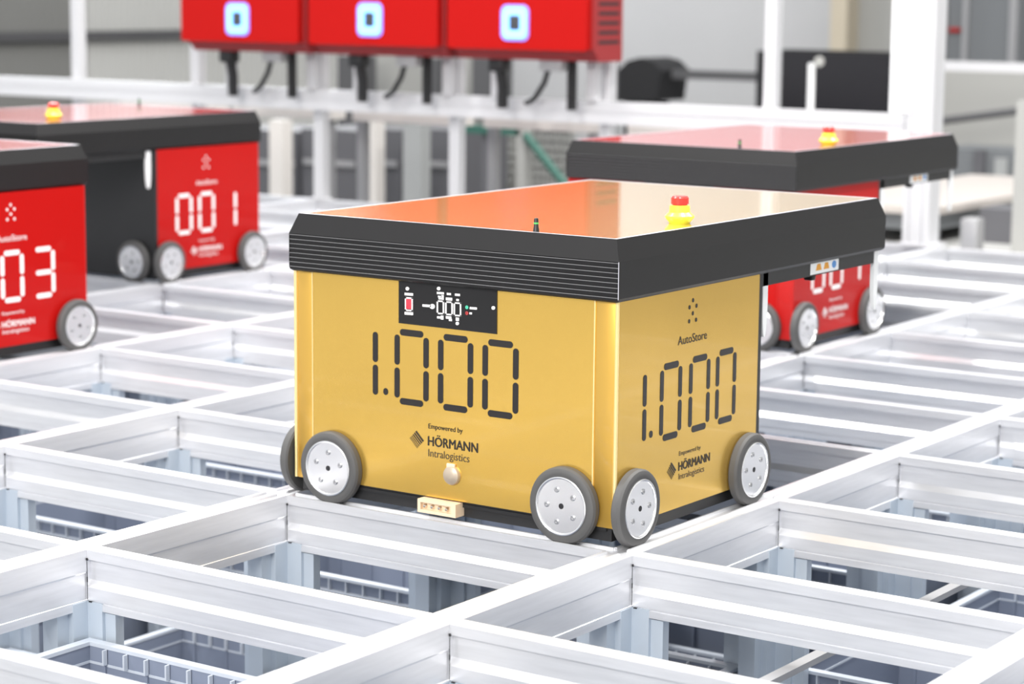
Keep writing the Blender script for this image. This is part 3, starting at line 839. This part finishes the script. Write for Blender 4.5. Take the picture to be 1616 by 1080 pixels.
px_box('dark_column', 533, 562, 88, 150, 8.0, 0.2, 'beam_dark', 'dark column seen under the middle charger box', 'column', to=-0.4)
px_box('dark_column', 668, 688, 92, 150, 8.0, 0.2, 'beam_dark', 'dark column seen under the gap of the charger boxes', 'column', to=-0.4)
px_box('dark_column', 745, 778, 92, 150, 8.0, 0.2, 'beam_dark', 'dark column seen under the right charger box', 'column', to=-0.4)
px_box('dark_column', 930, 946, 96, 160, 8.0, 0.2, 'beam_dark', 'dark column beside the post right of the charger boxes', 'column', to=-0.4)

# horizontal dark girts on the walls
za = un(100, 57, 0, XW + 0.05).z
o = MB().box(XW, XW + 0.08, 5.0, YW, za - 0.035, za + 0.035).build('wall_girt', 'beam_dark'); tag(o, 'thin dark girt running along the corrugated left wall', 'girt')
za = un(100, 22, 0, XW + 0.05).z
YH = 9.6
ya, yb = un(1060, 118, 1, YH + 0.1).x, un(1206, 121, 1, YH + 0.1).x
zz = un(1120, 119, 1, YH + 0.1).z
bf = thing('equipment_stand', 'black upright with a long dark arm left of the white fence post', 'frame', (yb, YH + 0.1, ZF))
MB().box(ya, yb - 0.02, YH + 0.1, YH + 0.16, zz - 0.028, zz + 0.028).build('arm', 'beam_dark', bf, bf.location)
MB().box(un(1196, 120, 1, YH + 0.1).x, yb, YH + 0.08, YH + 0.18, ZF, un(1200, 80, 1, YH + 0.1).z).build('upright', 'black_cloth', bf, bf.location)
# black pentagonal hood
Y = 9.6
P = [un(x, y, 1, Y) for x, y in ((974, 112), (990, 96), (1010, 91), (1030, 97), (1044, 112), (1040, 130), (1036, 160), (974, 160))]
mb = MB().prism([(p.x, p.z) for p in P], Y, Y + 0.35, 1)
o = mb.build('black_hood', 'black_cloth', None, (P[2].x, Y, P[-1].z)); o.location = (P[2].x, Y, P[-1].z)
tag(o, 'black five sided hood standing behind the fence rail', 'hood')
px_box('hood_stand', 985, 1030, 161, 175, 9.65, 0.2, 'black_cloth', 'black stand under the five sided hood', 'stand', to=ZF)
# screen
o, (xa, xb, zb, zt) = px_box('display_screen', 1232, 1408, 80, 190, 8.8, 0.09, 'black_plastic', 'large black display screen between the posts at right', 'screen')
MB().box(xa + 0.015, xb - 0.015, 8.797, 8.8, zb + 0.015, zt - 0.02).build('glass', 'screen_black', o, o.location)
MB().box((xa + xb) / 2 - 0.05, (xa + xb) / 2 + 0.05, 8.89, 8.95, ZF, zb + 0.2).build('stand', 'black_metal', o, o.location)
# white pole with a disc
Y = 6.6
c = un(1281, 100, 1, Y)
wp_ = thing('sign_pole', 'slim white pole with a small round disc in front of the screen', 'pole', (c.x, Y, -0.16))
MB().tube([(c.x, Y, -0.16), (c.x, Y, c.z)], 0.016, 14).build('pole', 'white_plastic', wp_, wp_.location)
d = un(1296, 97, 1, Y)
MB().lathe([(0.024, 0), (0.024, 0.008)], 24, Matrix.Translation((d.x, Y - 0.016, d.z)) @ Matrix.Rotation(PI / 2, 4, 'X')).build('disc', 'panel_pale', wp_, wp_.location)
# beige frame and lighter wall part
px_box('door_post', 1310, 1336, -120, 200, 13.2, 0.2, 'beige_paint', 'beige door post above the black screen', 'door post', to=ZF)
px_box('wall_panel', 1338, 1420, -120, 200, 13.4, 0.2, 'panel_pale', 'pale wall panel right of the beige door post', 'wall panel', to=ZF)

# ------------------------------------------------------------------ right hand side: service platform with a table
zp0 = -0.16
pf = MB().box(-3.2, 3.0, 4.95, 8.0, zp0 - 0.08, zp0).build('service_platform', 'platform_grey'); tag(pf, 'grey service platform beyond the far edge of the grid', 'platform')
T = [un(x, y, 2, 0.0) for x, y in ((1478, 327), (1612, 300), (1612, 290), (1400, 286), (1385, 328))]
tb = thing('work_table', 'white topped work table on the platform beside the corner post', 'table', (-2.4, 6.3, zp0))
og = tb.location
MB().box(-2.75, -2.13, 5.80, 7.6, -0.03, 0.0).build('table_top', 'table_white', tb, og)
MB().box(-2.72, -2.16, 5.84, 7.56, -0.10, -0.031).build('table_frame', 'machine_grey', tb, og)
for x in (-2.70, -2.20):
    for y in (5.86, 7.50): MB().box(x, x + 0.05, y, y + 0.05, zp0, -0.10).build('leg', 'machine_grey', tb, og)
bs = MB()
a, b = un(1392, 376, 1, 5.2), un(1508, 378, 1, 5.2)
pts = [a.lerp(b, k / 8) for k in range(9)]
r = 0.030
vs_, fs_ = [], []
for k, p in enumerate(pts):
    rr = r * (1 - abs(k / 4 - 1) ** 5 * 0.75)
    for q in range(14):
        an = 2 * PI * q / 14
        vs_.append((p.x, p.y + rr * 1.5 * math.cos(an), zp0 + 0.03 + rr * math.sin(an)))
for k in range(8):
    for q in range(14): fs_.append((k * 14 + q, k * 14 + (q + 1) % 14, (k + 1) * 14 + (q + 1) % 14, (k + 1) * 14 + q))
fs_ += [tuple(range(14)), tuple(8 * 14 + q for q in range(14))]
o = bs.add(vs_, fs_).build('blue_bag', 'blue_sack', None, ((a.x + b.x) / 2, 5.2, zp0)); o.location = ((a.x + b.x) / 2, 5.2, zp0)
tag(o, 'blue rolled bag lying behind the foot of the corner post', 'bag')
px_box('grey_canister', 1514, 1542, 345, 380, 5.5, 0.08, 'steel_mid', 'grey canister under the work table', 'canister', to=zp0, r=0.012)
px_box('dark_crate', 1546, 1600, 330, 372, 6.1, 0.2, 'cabinet_dark', 'dark crate under the right end of the work table', 'crate', to=zp0)
px_box('pale_pillar', 1600, 1640, 160, 380, 5.6, 0.06, 'panel_pale', 'pale pillar at the right edge of the picture', 'pillar', to=zp0)
# machine and walls at the right
o, (xa, xb, zb, zt) = px_box('grey_machine', 1486, 1612, -60, 104, 11.5, 0.6, 'machine_grey', 'dark grey machine at the top right behind the white rail', 'machine', to=ZF)
og = o.location
for f0, f1 in ((0.02, 0.08), (0.30, 0.36), (0.88, 0.97)):
    MB().box(xa + (xb - xa) * f0, xa + (xb - xa) * f1, 11.46, 11.5, zb, zt).build('frame_bar', 'steel_mid', o, og)
MB().box(xa + (xb - xa) * 0.12, xa + (xb - xa) * 0.26, 11.47, 11.5, un(1510, 50, 1, 11.5).z, un(1510, 44, 1, 11.5).z).build('red_mark', 'charger_red', o, og)
o, _ = px_box('guard_rail', 1482, 1680, 99, 114, 8.2, 0.05, 'fence_alu', 'white guard rail below the grey machine at right', 'rail')
o, _ = px_box('grey_partition', 1440, 1700, 114, 238, 9.4, 0.1, 'panel_pale', 'pale grey partition behind the work table', 'partition')
a, b = un(1484, 191, 1, 8.9), un(1640, 171, 1, 8.9)
o = MB().tube([a, b], 0.022, 8).build('handrail', 'beam_dark'); tag(o, 'dark slanting handrail in front of the pale partition', 'handrail')
o, (xa, xb, zb, zt) = px_box('dark_shelf', 1480, 1606, 236, 300, 8.6, 0.4, 'machine_grey', 'dark shelf unit behind the work table', 'shelf', to=ZF)
MB().box(xa + 0.22, xa + 0.28, 8.57, 8.6, zb, zt).build('shelf_upright', 'cabinet_dark', o, o.location)
MB().box(xa + 0.34, xb - 0.05, 8.57, 8.6, -0.1, zt - 0.04).build('shelf_panel', 'mesh_grey', o, o.location)
